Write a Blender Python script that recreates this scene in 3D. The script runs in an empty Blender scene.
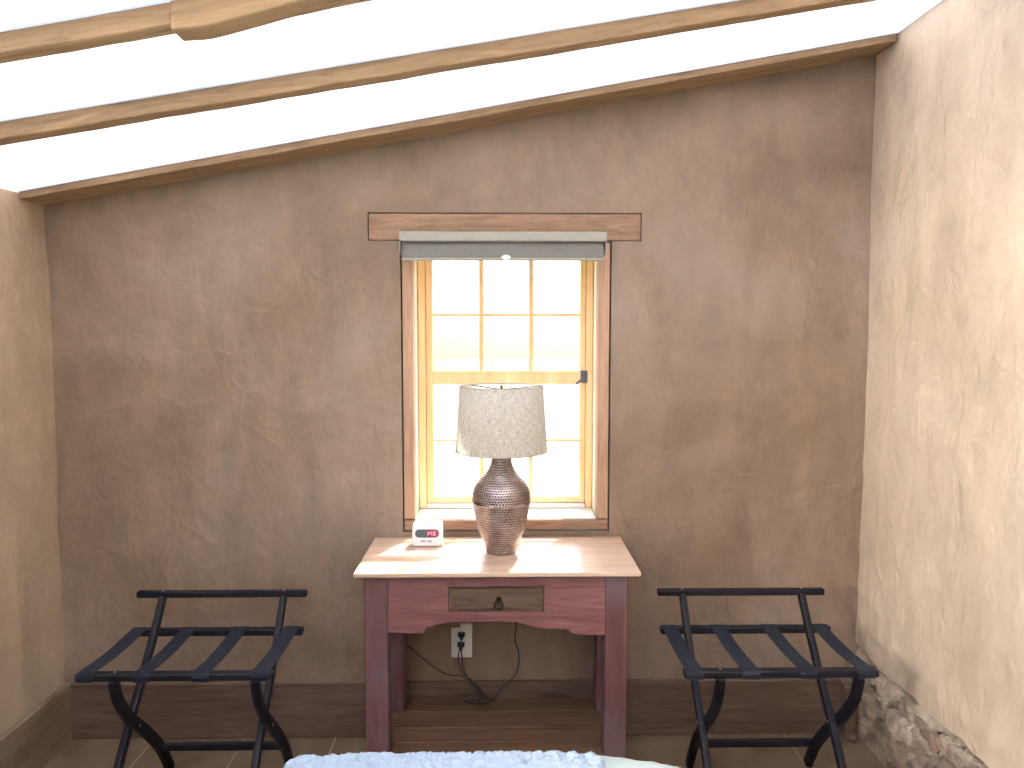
import bpy, bmesh, math, random
from math import sin, cos, pi, radians, tan, sqrt, atan2
from mathutils import Vector, Matrix, noise

random.seed(7)
SC = bpy.context.scene
COL = SC.collection

# ------------------------------------------------------------------ camera
CAM_D, CAM_H, FPX, PITCH, YAW = 2.70, 1.50, 760.0, radians(4.06), radians(0.905)
cam_data = bpy.data.cameras.new('camera')
cam_data.sensor_width = 36.0
cam_data.lens = FPX / 1024.0 * 36.0
cam_data.clip_start = 0.02
cam = bpy.data.objects.new('camera', cam_data)
cam.location = (0, -CAM_D, CAM_H)
cam.rotation_euler = (radians(90) - PITCH, 0, -YAW)
COL.objects.link(cam)
SC.camera = cam

# ------------------------------------------------------------------ view, world, sun, added fill lamps
SC.view_settings.view_transform = 'Standard'
SC.view_settings.look = 'None'
SC.view_settings.exposure = 0.0
SC.view_settings.gamma = 1.0
SC.view_settings.use_curve_mapping = False
SC.cycles.max_bounces = 10
SC.cycles.diffuse_bounces = 5
SC.cycles.transparent_max_bounces = 12
SC.cycles.sample_clamp_indirect = 6.0

world = bpy.data.worlds.new('world')
SC.world = world
world.use_nodes = True
wn = world.node_tree.nodes
wl = world.node_tree.links
wn.clear()
w_out = wn.new('ShaderNodeOutputWorld')
w_bg = wn.new('ShaderNodeBackground')
w_sky = wn.new('ShaderNodeTexSky')
w_sky.sky_type = 'NISHITA'
w_sky.sun_disc = False
w_sky.sun_elevation = radians(53)
w_sky.sun_rotation = radians(28)
w_sky.air_density = 1.0
w_sky.dust_density = 3.0
w_bg.inputs['Strength'].default_value = 1.1
wl.new(w_sky.outputs[0], w_bg.inputs['Color'])
wl.new(w_bg.outputs[0], w_out.inputs['Surface'])

SUN_DIR = Vector((-0.33, -0.80, -1.0)).normalized()
sd = bpy.data.lights.new('sun', 'SUN')
sd.energy = 17.0
sd.angle = radians(2.0)
sd.color = (1.0, 0.95, 0.86)
sun = bpy.data.objects.new('sun', sd)
sun.rotation_euler = SUN_DIR.to_track_quat('-Z', 'Y').to_euler()
sun.location = (2, 3, 5)
COL.objects.link(sun)


def area(name, loc, direction, sx, sy, watts, color):
    l = bpy.data.lights.new(name, 'AREA')
    l.shape = 'RECTANGLE'
    l.size, l.size_y = sx, sy
    l.energy = watts
    l.color = color
    o = bpy.data.objects.new(name, l)
    o.location = loc
    o.rotation_euler = Vector(direction).to_track_quat('-Z', 'Z').to_euler()
    COL.objects.link(o)
    return o


# added fill spot, aimed through an unseen invented side opening at the right wall
bs = bpy.data.lights.new('side_fill_spot', 'SPOT')
bs.energy = 330
bs.color = (1.0, 0.93, 0.80)
bs.spot_size = radians(42)
bs.spot_blend = 0.7
bs.shadow_soft_size = 0.25
bso = bpy.data.objects.new('side_fill_spot', bs)
bso.location = (-1.72, -2.50, 1.50)
bso.rotation_euler = (Vector((1.31, -0.95, 0.98)) - Vector((-1.72, -2.50, 1.50))).to_track_quat('-Z', 'Y').to_euler()
COL.objects.link(bso)
area('side_fill_area', (-1.60, -2.45, 1.45), (1, 0, 0), 1.0, 1.1, 1.5, (1.0, 0.96, 0.90))  # added soft fill lamp set in the unseen side opening
# added spot standing in for sunlight on the bed, just below the picture
bs = bpy.data.lights.new('bed_fill_spot', 'SPOT')
bs.energy = 8000
bs.color = (1.0, 0.97, 0.93)
bs.spot_size = radians(38)
bs.spot_blend = 0.35
bs.shadow_soft_size = 0.1
bso = bpy.data.objects.new('bed_fill_spot', bs)
bso.location = (-1.54, -2.55, 1.88)
bso.rotation_euler = (Vector((-0.05, -2.72, 0.62)) - Vector((-1.54, -2.55, 1.88))).to_track_quat('-Z', 'Y').to_euler()
COL.objects.link(bso)


# ------------------------------------------------------------------ projection helper
def ray(px, py):
    a, b = (px - 512) / FPX, (384 - py) / FPX
    f = Vector((sin(YAW) * cos(PITCH), cos(YAW) * cos(PITCH), -sin(PITCH)))
    r = Vector((cos(YAW), -sin(YAW), 0))
    return f + a * r + b * r.cross(f)


def at(px, py, X=None, Y=None, Z=None):
    c = Vector((0, -CAM_D, CAM_H))
    r = ray(px, py)
    t = (X - c.x) / r.x if X is not None else (Y - c.y) / r.y if Y is not None else (Z - c.z) / r.z
    return c + t * r


# ------------------------------------------------------------------ object helpers
ORIG = {}


def empty(name, loc, label=None, cat=None, group=None, kind=None):
    o = bpy.data.objects.new(name, None)
    o.location = loc
    o.empty_display_size = 0.05
    COL.objects.link(o)
    ORIG[o.name] = Vector(loc)
    tag(o, label, cat, group, kind)
    return o


def tag(o, label=None, cat=None, group=None, kind=None):
    if label: o['label'] = label
    if cat: o['category'] = cat
    if group: o['group'] = group
    if kind: o['kind'] = kind
    return o


def obj(name, bm, mat, parent=None, smooth=False, label=None):
    """bm is in world coordinates; the object's origin is its root's origin"""
    org = Vector((0, 0, 0))
    if parent is not None:
        org = ORIG[parent.name]
        bmesh.ops.translate(bm, verts=bm.verts, vec=-org)
    me = bpy.data.meshes.new(name)
    bmesh.ops.recalc_face_normals(bm, faces=bm.faces) if not getattr(bm, '_keep', False) else None
    bm.to_mesh(me)
    bm.free()
    if isinstance(mat, (list, tuple)):
        for m in mat: me.materials.append(m)
    else:
        me.materials.append(mat)
    if smooth:
        for p in me.polygons: p.use_smooth = True
        try:
            me.set_sharp_from_angle(angle=radians(40))
        except Exception:
            pass
    o = bpy.data.objects.new(name, me)
    COL.objects.link(o)
    if parent is not None:
        o.parent = parent
    ORIG[o.name] = org
    if label: o['label'] = label
    return o


def struct(name, bm, mat, smooth=False):
    o = obj(name, bm, mat, None, smooth)
    o['kind'] = 'structure'
    return o


def NB():
    return bmesh.new()


def merge(dst, src):
    me = bpy.data.meshes.new('tmp')
    src.to_mesh(me)
    src.free()
    dst.from_mesh(me)
    bpy.data.meshes.remove(me)


def box(bm, a, b, bev=0.0, seg=2, mat=None):
    t = bmesh.new()
    a, b = Vector(a), Vector(b)
    bmesh.ops.create_cube(t, size=1.0)
    c, s = (a + b) / 2, b - a
    for v in t.verts:
        v.co = Vector((v.co.x * s.x, v.co.y * s.y, v.co.z * s.z)) + c
    if bev > 0:
        bmesh.ops.bevel(t, geom=list(t.edges), offset=bev, segments=seg, affect='EDGES', profile=0.5)
    if mat:
        for v in t.verts: v.co = mat @ v.co
    merge(bm, t)


def sweep(bm, pts, w, h, side, cap=True, bev=0.0):
    """rectangular bar along pts; side = unit vector of its width w, h across"""
    side = Vector(side).normalized()
    rings = []
    n = len(pts)
    pts = [Vector(p) for p in pts]
    if bev > 0:
        prof = []
        for cx, cy, a0 in ((w/2-bev, h/2-bev, 0), (-w/2+bev, h/2-bev, 90), (-w/2+bev, -h/2+bev, 180), (w/2-bev, -h/2+bev, 270)):
            for k in (0, 45, 90):
                a = radians(a0 + k)
                prof.append((cx + bev*cos(a), cy + bev*sin(a)))
    else:
        prof = [(w/2, h/2), (-w/2, h/2), (-w/2, -h/2), (w/2, -h/2)]
    for i, p in enumerate(pts):
        d = (pts[min(i+1, n-1)] - pts[max(i-1, 0)]).normalized()
        s = (side - d * side.dot(d)).normalized()
        u = s.cross(d).normalized()
        rings.append([bm.verts.new(p + s*x + u*y) for x, y in prof])
    m = len(prof)
    for i in range(n-1):
        for k in range(m):
            bm.faces.new((rings[i][k], rings[i][(k+1) % m], rings[i+1][(k+1) % m], rings[i+1][k]))
    if cap:
        bm.faces.new(rings[0]); bm.faces.new(list(reversed(rings[-1])))


def tube(bm, pts, r, seg=8):
    pts = [Vector(p) for p in pts]
    n = len(pts)
    rings = []
    up = Vector((0.31, 0.2, 0.93)).normalized()
    for i, p in enumerate(pts):
        d = (pts[min(i+1, n-1)] - pts[max(i-1, 0)]).normalized()
        s = d.cross(up)
        if s.length < 1e-3: s = d.cross(Vector((1, 0, 0)))
        s.normalize()
        u = s.cross(d)
        rr = r[i] if isinstance(r, (list, tuple)) else r
        rings.append([bm.verts.new(p + (s*cos(2*pi*k/seg) + u*sin(2*pi*k/seg))*rr) for k in range(seg)])
    for i in range(n-1):
        for k in range(seg):
            bm.faces.new((rings[i][k], rings[i][(k+1) % seg], rings[i+1][(k+1) % seg], rings[i+1][k]))
    bm.faces.new(rings[0]); bm.faces.new(list(reversed(rings[-1])))


def smooth_path(pts, n=8):
    pts = [Vector(p) for p in pts]
    out = []
    for i in range(len(pts)-1):
        p0 = pts[max(i-1, 0)]; p1 = pts[i]; p2 = pts[i+1]; p3 = pts[min(i+2, len(pts)-1)]
        for k in range(n):
            t = k/n
            out.append(0.5*((2*p1) + (p2-p0)*t + (2*p0-5*p1+4*p2-p3)*t*t + (3*p1-p0-3*p2+p3)*t**3))
    out.append(pts[-1])
    return out


def lathe(bm, prof, c, seg=48, closed_ends=True):
    rings = []
    for r, z in prof:
        rings.append([bm.verts.new((c[0]+r*cos(2*pi*k/seg), c[1]+r*sin(2*pi*k/seg), z)) for k in range(seg)])
    for i in range(len(prof)-1):
        for k in range(seg):
            bm.faces.new((rings[i][k], rings[i][(k+1) % seg], rings[i+1][(k+1) % seg], rings[i+1][k]))
    if closed_ends:
        bm.faces.new(rings[0]); bm.faces.new(list(reversed(rings[-1])))


def torus(bm, c, R, r, axis='Y', seg=28, rs=10):
    rings = []
    for i in range(seg):
        a = 2*pi*i/seg
        ring = []
        for k in range(rs):
            b = 2*pi*k/rs
            q = R + r*cos(b)
            if axis == 'Y': p = (q*cos(a), r*sin(b), q*sin(a))
            elif axis == 'Z': p = (q*cos(a), q*sin(a), r*sin(b))
            else: p = (r*sin(b), q*cos(a), q*sin(a))
            ring.append(bm.verts.new(Vector(c)+Vector(p)))
        rings.append(ring)
    for i in range(seg):
        for k in range(rs):
            bm.faces.new((rings[i][k], rings[i][(k+1) % rs], rings[(i+1) % seg][(k+1) % rs], rings[(i+1) % seg][k]))


def prism_y(bm, outline, y0, y1):
    """outline: (x, z) pairs, extruded from y0 to y1"""
    a = [bm.verts.new((x, y0, z)) for x, z in outline]
    b = [bm.verts.new((x, y1, z)) for x, z in outline]
    n = len(a)
    for i in range(n):
        bm.faces.new((a[i], a[(i+1) % n], b[(i+1) % n], b[i]))
    bm.faces.new(list(reversed(a))); bm.faces.new(b)


def rrect(x0, z0, x1, z1, r, n=6):
    out = []
    for cx, cz, a0 in ((x1-r, z1-r, 0), (x0+r, z1-r, 90), (x0+r, z0+r, 180), (x1-r, z0+r, 270)):
        for k in range(n+1):
            a = radians(a0 + 90*k/n)
            out.append((cx + r*cos(a), cz + r*sin(a)))
    return out


# ------------------------------------------------------------------ materials
def newmat(name):
    m = bpy.data.materials.new(name)
    m.use_nodes = True
    nt = m.node_tree
    nt.nodes.clear()
    out = nt.nodes.new('ShaderNodeOutputMaterial')
    b = nt.nodes.new('ShaderNodeBsdfPrincipled')
    nt.links.new(b.outputs[0], out.inputs['Surface'])
    return m, nt, b


def lin(c):
    return tuple((x/255/12.92 if x/255 <= 0.04045 else ((x/255+0.055)/1.055)**2.4) for x in c)


def coords(nt, scale=(1, 1, 1), rot=(0, 0, 0), loc=(0, 0, 0)):
    tc = nt.nodes.new('ShaderNodeTexCoord')
    mp = nt.nodes.new('ShaderNodeMapping')
    mp.inputs['Scale'].default_value = scale
    mp.inputs['Rotation'].default_value = rot
    mp.inputs['Location'].default_value = loc
    nt.links.new(tc.outputs['Object'], mp.inputs['Vector'])
    return mp.outputs[0]


def noise_node(nt, vec, scale, detail=4, rough=0.55, dist=0.0):
    n = nt.nodes.new('ShaderNodeTexNoise')
    n.inputs['Scale'].default_value = scale
    n.inputs['Detail'].default_value = detail
    n.inputs['Roughness'].default_value = rough
    n.inputs['Distortion'].default_value = dist
    nt.links.new(vec, n.inputs['Vector'])
    return n.outputs['Fac']


def ramp(nt, fac, stops):
    r = nt.nodes.new('ShaderNodeValToRGB')
    e = r.color_ramp.elements
    e[0].position, e[0].color = stops[0][0], (*stops[0][1], 1)
    e[1].position, e[1].color = stops[-1][0], (*stops[-1][1], 1)
    for p, c in stops[1:-1]:
        k = e.new(p); k.color = (*c, 1)
    nt.links.new(fac, r.inputs['Fac'])
    return r.outputs['Color']


def mixc(nt, fac, a, b, mode='MIX'):
    m = nt.nodes.new('ShaderNodeMix')
    m.data_type = 'RGBA'; m.blend_type = mode
    if isinstance(fac, (int, float)): m.inputs['Factor'].default_value = fac
    else: nt.links.new(fac, m.inputs['Factor'])
    for s, v in (('A', a), ('B', b)):
        sock = [i for i in m.inputs if i.name == s and i.type == 'RGBA'][0]
        if isinstance(v, tuple): sock.default_value = (*v, 1)
        else: nt.links.new(v, sock)
    return [o for o in m.outputs if o.type == 'RGBA'][0]


def math_n(nt, op, a, b=None, c=None):
    m = nt.nodes.new('ShaderNodeMath'); m.operation = op
    for i, v in enumerate((a, b, c)):
        if v is None: continue
        if isinstance(v, (int, float)): m.inputs[i].default_value = v
        else: nt.links.new(v, m.inputs[i])
    return m.outputs[0]


def bump(nt, b, h, strength=0.3, dist=0.01, prev=None):
    n = nt.nodes.new('ShaderNodeBump')
    n.inputs['Strength'].default_value = strength
    n.inputs['Distance'].default_value = dist
    nt.links.new(h, n.inputs['Height'])
    if prev is not None: nt.links.new(prev, n.inputs['Normal'])
    nt.links.new(n.outputs[0], b.inputs['Normal'])
    return n.outputs[0]


def simple(name, color, rough=0.5, metal=0.0, var=0.12, nscale=30, bstr=0.0):
    m, nt, b = newmat(name)
    v = coords(nt)
    f = noise_node(nt, v, nscale, 3)
    c0 = tuple(x*(1-var) for x in color); c1 = tuple(min(1, x*(1+var)) for x in color)
    nt.links.new(ramp(nt, f, [(0.3, c0), (0.7, c1)]), b.inputs['Base Color'])
    b.inputs['Roughness'].default_value = rough
    b.inputs['Metallic'].default_value = metal
    if bstr: bump(nt, b, f, bstr, 0.002)
    return m


def plaster(name, dark, mid, light, rot, streak=0.5):
    m, nt, b = newmat(name)
    v = coords(nt)
    big = noise_node(nt, v, 1.6, 5, 0.6, 0.6)
    vs = coords(nt, (3.0, 3.0, 1.1), rot)
    st = noise_node(nt, vs, 2.4, 5, 0.62, 0.5)
    col = ramp(nt, big, [(0.28, dark), (0.5, mid), (0.74, light)])
    st_c = ramp(nt, st, [(0.3, (0.40, 0.40, 0.40)), (0.5, (0.5, 0.5, 0.5)), (0.72, (0.62, 0.61, 0.59))])
    col = mixc(nt, streak, col, st_c, 'OVERLAY')
    vf = coords(nt, (1.0, 1.0, 1.0), rot)
    fine = noise_node(nt, vf, 22, 6, 0.7)
    col = mixc(nt, 0.22, col, ramp(nt, fine, [(0.3, (0.38, 0.38, 0.38)), (0.7, (0.62, 0.62, 0.62))]), 'OVERLAY')
    # straw pits
    vor = nt.nodes.new('ShaderNodeTexVoronoi'); vor.inputs['Scale'].default_value = 9.0
    nt.links.new(v, vor.inputs['Vector'])
    pit = math_n(nt, 'LESS_THAN', vor.outputs['Distance'], 0.022)
    col = mixc(nt, pit, col, tuple(x*0.45 for x in dark))
    nt.links.new(col, b.inputs['Base Color'])
    b.inputs['Roughness'].default_value = 0.55
    b.inputs['Specular IOR Level'].default_value = 0.35
    ln = noise_node(nt, coords(nt, (2.2, 2.2, 1.2), rot, (5, 3, 1)), 2.2, 3, 0.55, 1.0)
    band = math_n(nt, 'SUBTRACT', 1.0, math_n(nt, 'MULTIPLY', math_n(nt, 'ABSOLUTE', math_n(nt, 'SUBTRACT', ln, 0.5)), 34.0))
    band = math_n(nt, 'MAXIMUM', band, 0.0)
    msk = ramp(nt, noise_node(nt, coords(nt, loc=(9, 2, 4)), 5, 3), [(0.52, (0, 0, 0)), (0.66, (1, 1, 1))])
    rid = math_n(nt, 'MULTIPLY', band, msk)
    col2 = mixc(nt, math_n(nt, 'MULTIPLY', rid, 0.10), col, tuple(min(1, x*1.5) for x in light))
    nt.links.new(col2, b.inputs['Base Color'])
    h = math_n(nt, 'ADD', math_n(nt, 'ADD', math_n(nt, 'MULTIPLY', st, 1.0), math_n(nt, 'MULTIPLY', rid, 0.16)), math_n(nt, 'MULTIPLY', fine, 0.25))
    trow = noise_node(nt, coords(nt, (1, 1, 1), rot), 7, 3, 0.5, 1.8)
    h = math_n(nt, 'ADD', h, math_n(nt, 'MULTIPLY', trow, 0.8))
    bump(nt, b, h, 0.48, 0.02)
    return m


def wood(name, c_dark, c_mid, c_light, axis='X', rough=0.5, scale=1.0, coat=0.0, bstr=0.25, knots=0.0, tint=None, tilt=0.0):
    m, nt, b = newmat(name)
    s = {'X': (0.9, 9, 9), 'Y': (9, 0.9, 9), 'Z': (9, 9, 0.9)}[axis]
    s = tuple(x*scale for x in s)
    def tilted(sc):
        if not tilt: return coords(nt, sc)
        mp = nt.nodes.new('ShaderNodeMapping'); mp.inputs['Scale'].default_value = sc
        nt.links.new(coords(nt, rot=(0, tilt, 0)), mp.inputs['Vector'])
        return mp.outputs[0]
    v = tilted(s)
    g = noise_node(nt, v, 2.2, 8, 0.62, 1.0 if tilt else 1.4)
    g2 = noise_node(nt, tilted(tuple(x*4 for x in s)), 3.0, 4, 0.6, 0.3)
    f = math_n(nt, 'ADD', math_n(nt, 'MULTIPLY', g, 0.75), math_n(nt, 'MULTIPLY', g2, 0.25))
    col = ramp(nt, f, [(0.28, c_dark), (0.5, c_mid), (0.72, c_light)])
    if knots > 0:
        kv = {'X': (2.2, 7, 7), 'Y': (7, 2.2, 7), 'Z': (7, 7, 2.2)}[axis]
        vor = nt.nodes.new('ShaderNodeTexVoronoi'); vor.inputs['Scale'].default_value = 1.0
        nt.links.new(coords(nt, kv, loc=(3.1, 1.7, 0.4)), vor.inputs['Vector'])
        k = ramp(nt, vor.outputs['Distance'], [(0.0, (1, 1, 1)), (0.10, (0.7, 0.7, 0.7)), (0.17, (0, 0, 0))])
        col = mixc(nt, math_n(nt, 'MULTIPLY', k, knots), col, tuple(x*0.4 for x in c_dark))
    if tint:
        tn = noise_node(nt, coords(nt), 3.0, 3)
        col = mixc(nt, ramp(nt, tn, [(0.42, (0, 0, 0)), (0.62, (1, 1, 1))]), col, mixc(nt, 0.6, col, tint))
    nt.links.new(col, b.inputs['Base Color'])
    b.inputs['Roughness'].default_value = rough
    b.inputs['Coat Weight'].default_value = coat
    b.inputs['Coat Roughness'].default_value = 0.25
    if bstr: bump(nt, b, f, bstr, 0.003)
    return m


M = {}
M['plaster_back'] = plaster('clay_plaster_back', (.160, .106, .070), (.220, .153, .109), (.282, .212, .167), (0, radians(20), 0), 0.65)  # same plaster, darkened: weaker light on this wall is put into its colour
M['plaster_side'] = plaster('clay_plaster_side', (.47, .365, .265), (.53, .42, .32), (.60, .49, .39), (radians(-28), 0, 0), 0.85)  # same plaster, lightened: stronger side light is put into its colour
M['plaster_left'] = plaster('clay_plaster_left', (.35, .255, .175), (.40, .295, .205), (.45, .345, .25), (radians(8), 0, 0), 0.5)  # same plaster, mid tone: the left wall's light level put into its colour
M['ceiling'] = simple('white_ceiling_paint', (.89, .89, .88), 0.8, 0, 0.02, 3)
M['beam'] = wood('rough_sawn_pine_beam', (.13, .075, .038), (.25, .15, .078), (.34, .21, .115), 'X', 0.75, 1.8, 0, 0.5, 0.5, None, math.atan(0.1808))
M['oldbeam'] = wood('old_pine_timber', (.12, .068, .044), (.25, .142, .088), (.34, .21, .138), 'X', 0.75, 2.4, 0, 0.6, 0.5)
M['post_wood'] = wood('old_pine_post', (.20, .11, .07), (.38, .225, .145), (.50, .33, .225), 'Z', 0.7, 1.0, 0, 0.5, 0.2)
M['sash'] = wood('pine_sash_wood', (.74, .47, .22), (.86, .60, .31), (.93, .74, .46), 'Z', 0.5, 1.0, 0, 0.2)
M['jamb'] = simple('cream_painted_wood', (.80, .76, .64), 0.5, 0, 0.04, 12)
M['sill'] = simple('white_painted_sill', (.80, .78, .74), 0.45, 0, 0.04, 12)
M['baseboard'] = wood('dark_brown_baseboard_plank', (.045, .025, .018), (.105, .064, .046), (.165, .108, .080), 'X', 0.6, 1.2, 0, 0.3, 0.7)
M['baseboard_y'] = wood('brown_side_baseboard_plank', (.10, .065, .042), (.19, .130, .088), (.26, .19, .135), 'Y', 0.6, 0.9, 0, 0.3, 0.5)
M['rack'] = wood('black_stained_wood', (.004, .004, .007), (.007, .007, .012), (.012, .011, .020), 'X', 0.5, 1.0, 0, 0.1)
M['rack'].node_tree.nodes['Principled BSDF'].inputs['Specular IOR Level'].default_value = 0.22
M['tabletop'] = wood('honey_varnished_board', (.40, .25, .16), (.58, .41, .30), (.70, .54, .42), 'X', 0.38, 0.8, 0.6, 0.08)
M['edge'] = M['tabletop']
M['leg_red'] = wood('red_brown_stained_leg', (.055, .022, .026), (.115, .046, .050), (.185, .090, .095), 'Z', 0.42, 1.0, 0.15, 0.3, 0.0, (.15, .12, .14))
M['apron_red'] = wood('red_stained_apron', (.10, .034, .036), (.185, .075, .078), (.27, .135, .135), 'X', 0.42, 1.8, 0.15, 0.3)
M['drawer'] = wood('brown_drawer_pine', (.05, .028, .02), (.115, .070, .048), (.20, .13, .09), 'X', 0.4, 1.3, 0.15, 0.3)
M['shelf'] = wood('brown_stained_shelf_plank', (.06, .028, .016), (.115, .060, .036), (.175, .10, .065), 'X', 0.42, 0.9, 0.1, 0.25, 0.6)
M['latch'] = simple('grey_metal', (.10, .10, .13), 0.45, 0.6)
M['iron'] = simple('black_iron', (.02, .018, .018), 0.45, 0.8)
M['screw'] = simple('steel_screw', (.6, .6, .6), 0.3, 1.0)
M['white_plastic'] = simple('white_plastic', (.82, .81, .80), 0.35, 0, 0.02)
M['grey_plastic'] = simple('grey_plastic', (.38, .38, .38), 0.4, 0, 0.05)
M['black_plastic'] = simple('black_plastic', (.012, .012, .014), 0.4)
M['cassette'] = simple('grey_beige_cassette', (.29, .27, .235), 0.45, 0, 0.03)
M['strap'] = None


def strap_mat():
    m, nt, b = newmat('black_webbing')
    w = nt.nodes.new('ShaderNodeTexWave'); w.inputs['Scale'].default_value = 260; w.bands_direction = 'Y'
    nt.links.new(coords(nt), w.inputs['Vector'])
    nt.links.new(ramp(nt, w.outputs['Fac'], [(0, (.008, .010, .017)), (1, (.018, .022, .036))]), b.inputs['Base Color'])
    b.inputs['Roughness'].default_value = 0.7
    b.inputs['Specular IOR Level'].default_value = 0.2
    bump(nt, b, w.outputs['Fac'], 0.3, 0.0005)
    return m


M['strap'] = strap_mat()


def fabric_roll():
    m, nt, b = newmat('grey_shade_fabric')
    f = noise_node(nt, coords(nt, (400, 400, 400)), 1, 2)
    nt.links.new(ramp(nt, f, [(0.3, (.13, .125, .12)), (0.7, (.20, .19, .175))]), b.inputs['Base Color'])
    b.inputs['Roughness'].default_value = 0.85
    return m


M['rollfab'] = fabric_roll()


def linen():
    m, nt, b = newmat('oatmeal_linen')
    out = [n for n in nt.nodes if n.type == 'OUTPUT_MATERIAL'][0]
    tc = nt.nodes.new('ShaderNodeTexCoord')
    mp1 = nt.nodes.new('ShaderNodeMapping'); mp1.inputs['Scale'].default_value = (520, 26, 1)
    mp2 = nt.nodes.new('ShaderNodeMapping'); mp2.inputs['Scale'].default_value = (60, 420, 1)
    nt.links.new(tc.outputs['UV'], mp1.inputs[0]); nt.links.new(tc.outputs['UV'], mp2.inputs[0])
    n1 = noise_node(nt, mp1.outputs[0], 1, 3, 0.6, 0.2)
    n2 = noise_node(nt, mp2.outputs[0], 1, 3, 0.6, 0.2)
    f = math_n(nt, 'MULTIPLY', math_n(nt, 'ADD', n1, n2), 0.5)
    col = ramp(nt, f, [(0.34, (.24, .21, .18)), (0.5, (.52, .49, .43)), (0.64, (.78, .75, .69))])
    nt.links.new(col, b.inputs['Base Color'])
    b.inputs['Roughness'].default_value = 0.9
    tr = nt.nodes.new('ShaderNodeBsdfTranslucent')
    nt.links.new(col, tr.inputs['Color'])
    mx = nt.nodes.new('ShaderNodeMixShader'); mx.inputs[0].default_value = 0.5
    nt.links.new(b.outputs[0], mx.inputs[1]); nt.links.new(tr.outputs[0], mx.inputs[2])
    nt.links.new(mx.outputs[0], out.inputs['Surface'])
    bump(nt, b, f, 0.5, 0.001)
    return m


M['linen'] = linen()


def hammered():
    m, nt, b = newmat('hammered_copper_metal')
    at_ = nt.nodes.new('ShaderNodeAttribute'); at_.attribute_name = 'dimple'
    n = noise_node(nt, coords(nt), 14, 3)
    base = ramp(nt, n, [(0.35, (.33, .265, .26)), (0.65, (.54, .46, .44))])
    col = mixc(nt, at_.outputs['Fac'], base, (.022, .014, .016))
    nt.links.new(col, b.inputs['Base Color'])
    b.inputs['Metallic'].default_value = 0.92
    r = nt.nodes.new('ShaderNodeMapRange')
    r.inputs['To Min'].default_value = 0.20; r.inputs['To Max'].default_value = 0.55
    nt.links.new(at_.outputs['Fac'], r.inputs['Value'])
    nt.links.new(r.outputs[0], b.inputs['Roughness'])
    return m


M['hammered'] = hammered()


def pane():
    m, nt, b = newmat('window_glass')
    out = [n for n in nt.nodes if n.type == 'OUTPUT_MATERIAL'][0]
    t = nt.nodes.new('ShaderNodeBsdfTransparent'); t.inputs[0].default_value = (.97, .985, .98, 1)
    g = nt.nodes.new('ShaderNodeBsdfGlossy'); g.inputs['Roughness'].default_value = 0.02
    mx = nt.nodes.new('ShaderNodeMixShader'); mx.inputs[0].default_value = 0.05
    nt.links.new(t.outputs[0], mx.inputs[1]); nt.links.new(g.outputs[0], mx.inputs[2])
    nt.links.new(mx.outputs[0], out.inputs['Surface'])
    nt.nodes.remove(b)
    return m


M['pane'] = pane()


def floor_mat():
    m, nt, b = newmat('brown_floor_tile')
    br = nt.nodes.new('ShaderNodeTexBrick')
    br.offset = 0.0
    br.inputs['Scale'].default_value = 1.0
    br.inputs['Brick Width'].default_value = TILE
    br.inputs['Row Height'].default_value = TILE
    br.inputs['Mortar Size'].default_value = 0.0035
    br.inputs['Mortar Smooth'].default_value = 0.2
    nt.links.new(coords(nt, loc=(-TILE0, -0.012, 0)), br.inputs['Vector'])
    v = coords(nt)
    n = noise_node(nt, v, 5, 6, 0.6, 0.5)
    c = ramp(nt, n, [(0.3, (.11, .075, .045)), (0.55, (.17, .12, .075)), (0.75, (.23, .165, .11))])
    nt.links.new(mixc(nt, br.outputs['Fac'], c, (.30, .25, .19)), b.inputs['Base Color'])
    b.inputs['Roughness'].default_value = 0.5
    bump(nt, b, math_n(nt, 'SUBTRACT', n, br.outputs['Fac']), 0.2, 0.003)
    return m


t0, t1, t2 = at(154, 743, Z=0).x, at(243, 743, Z=0).x, at(335, 743, Z=0).x
TILE = (t2 - t0) / 2
TILE0 = t0
M['floor'] = floor_mat()


def stone_mat():
    m, nt, b = newmat('rubble_stone_and_mortar')
    a = nt.nodes.new('ShaderNodeAttribute'); a.attribute_name = 'stone'
    mm = nt.nodes.new('ShaderNodeAttribute'); mm.attribute_name = 'mortar'
    n = noise_node(nt, coords(nt), 30, 6, 0.7, 1.0)
    base = ramp(nt, a.outputs['Fac'], [(0.0, (.20, .135, .105)), (0.35, (.40, .33, .26)), (0.6, (.27, .185, .145)), (1.0, (.50, .42, .34))])
    col = mixc(nt, 0.55, base, ramp(nt, n, [(0.3, (.25, .23, .22)), (0.7, (.75, .72, .68))]), 'OVERLAY')
    col = mixc(nt, mm.outputs['Fac'], col, mixc(nt, n, (.26, .20, .15), (.60, .51, .41)))
    nt.links.new(col, b.inputs['Base Color'])
    b.inputs['Roughness'].default_value = 0.85
    bump(nt, b, n, 1.0, 0.012)
    return m


M['stone'] = stone_mat()


def cloth(name, c, sc=900):
    m, nt, b = newmat(name)
    f = noise_node(nt, coords(nt), sc, 2)
    nt.links.new(ramp(nt, f, [(0.3, tuple(x*0.9 for x in c)), (0.7, c)]), b.inputs['Base Color'])
    b.inputs['Roughness'].default_value = 0.9
    b.inputs['Sheen Weight'].default_value = 0.2
    return m


M['throw'] = cloth('pale_blue_matelasse', (.29, .36, .46))
M['quilt'] = cloth('pale_green_white_quilt', (.38, .455, .44))
M['mattress'] = cloth('white_mattress_ticking', (.75, .75, .74))
M['bedwood'] = wood('dark_bed_frame_wood', (.06, .03, .02), (.12, .07, .045), (.18, .11, .08), 'X', 0.5)
M['ground'] = simple('pale_gravel', (.42, .38, .33), 0.9, 0, 0.2, 8)

# ------------------------------------------------------------------ room shell
XL, XR = -1.575, 1.308
YR = -5.3
CS, CZ = 0.1808, 2.236          # ceiling slope and height at x = 0


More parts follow.
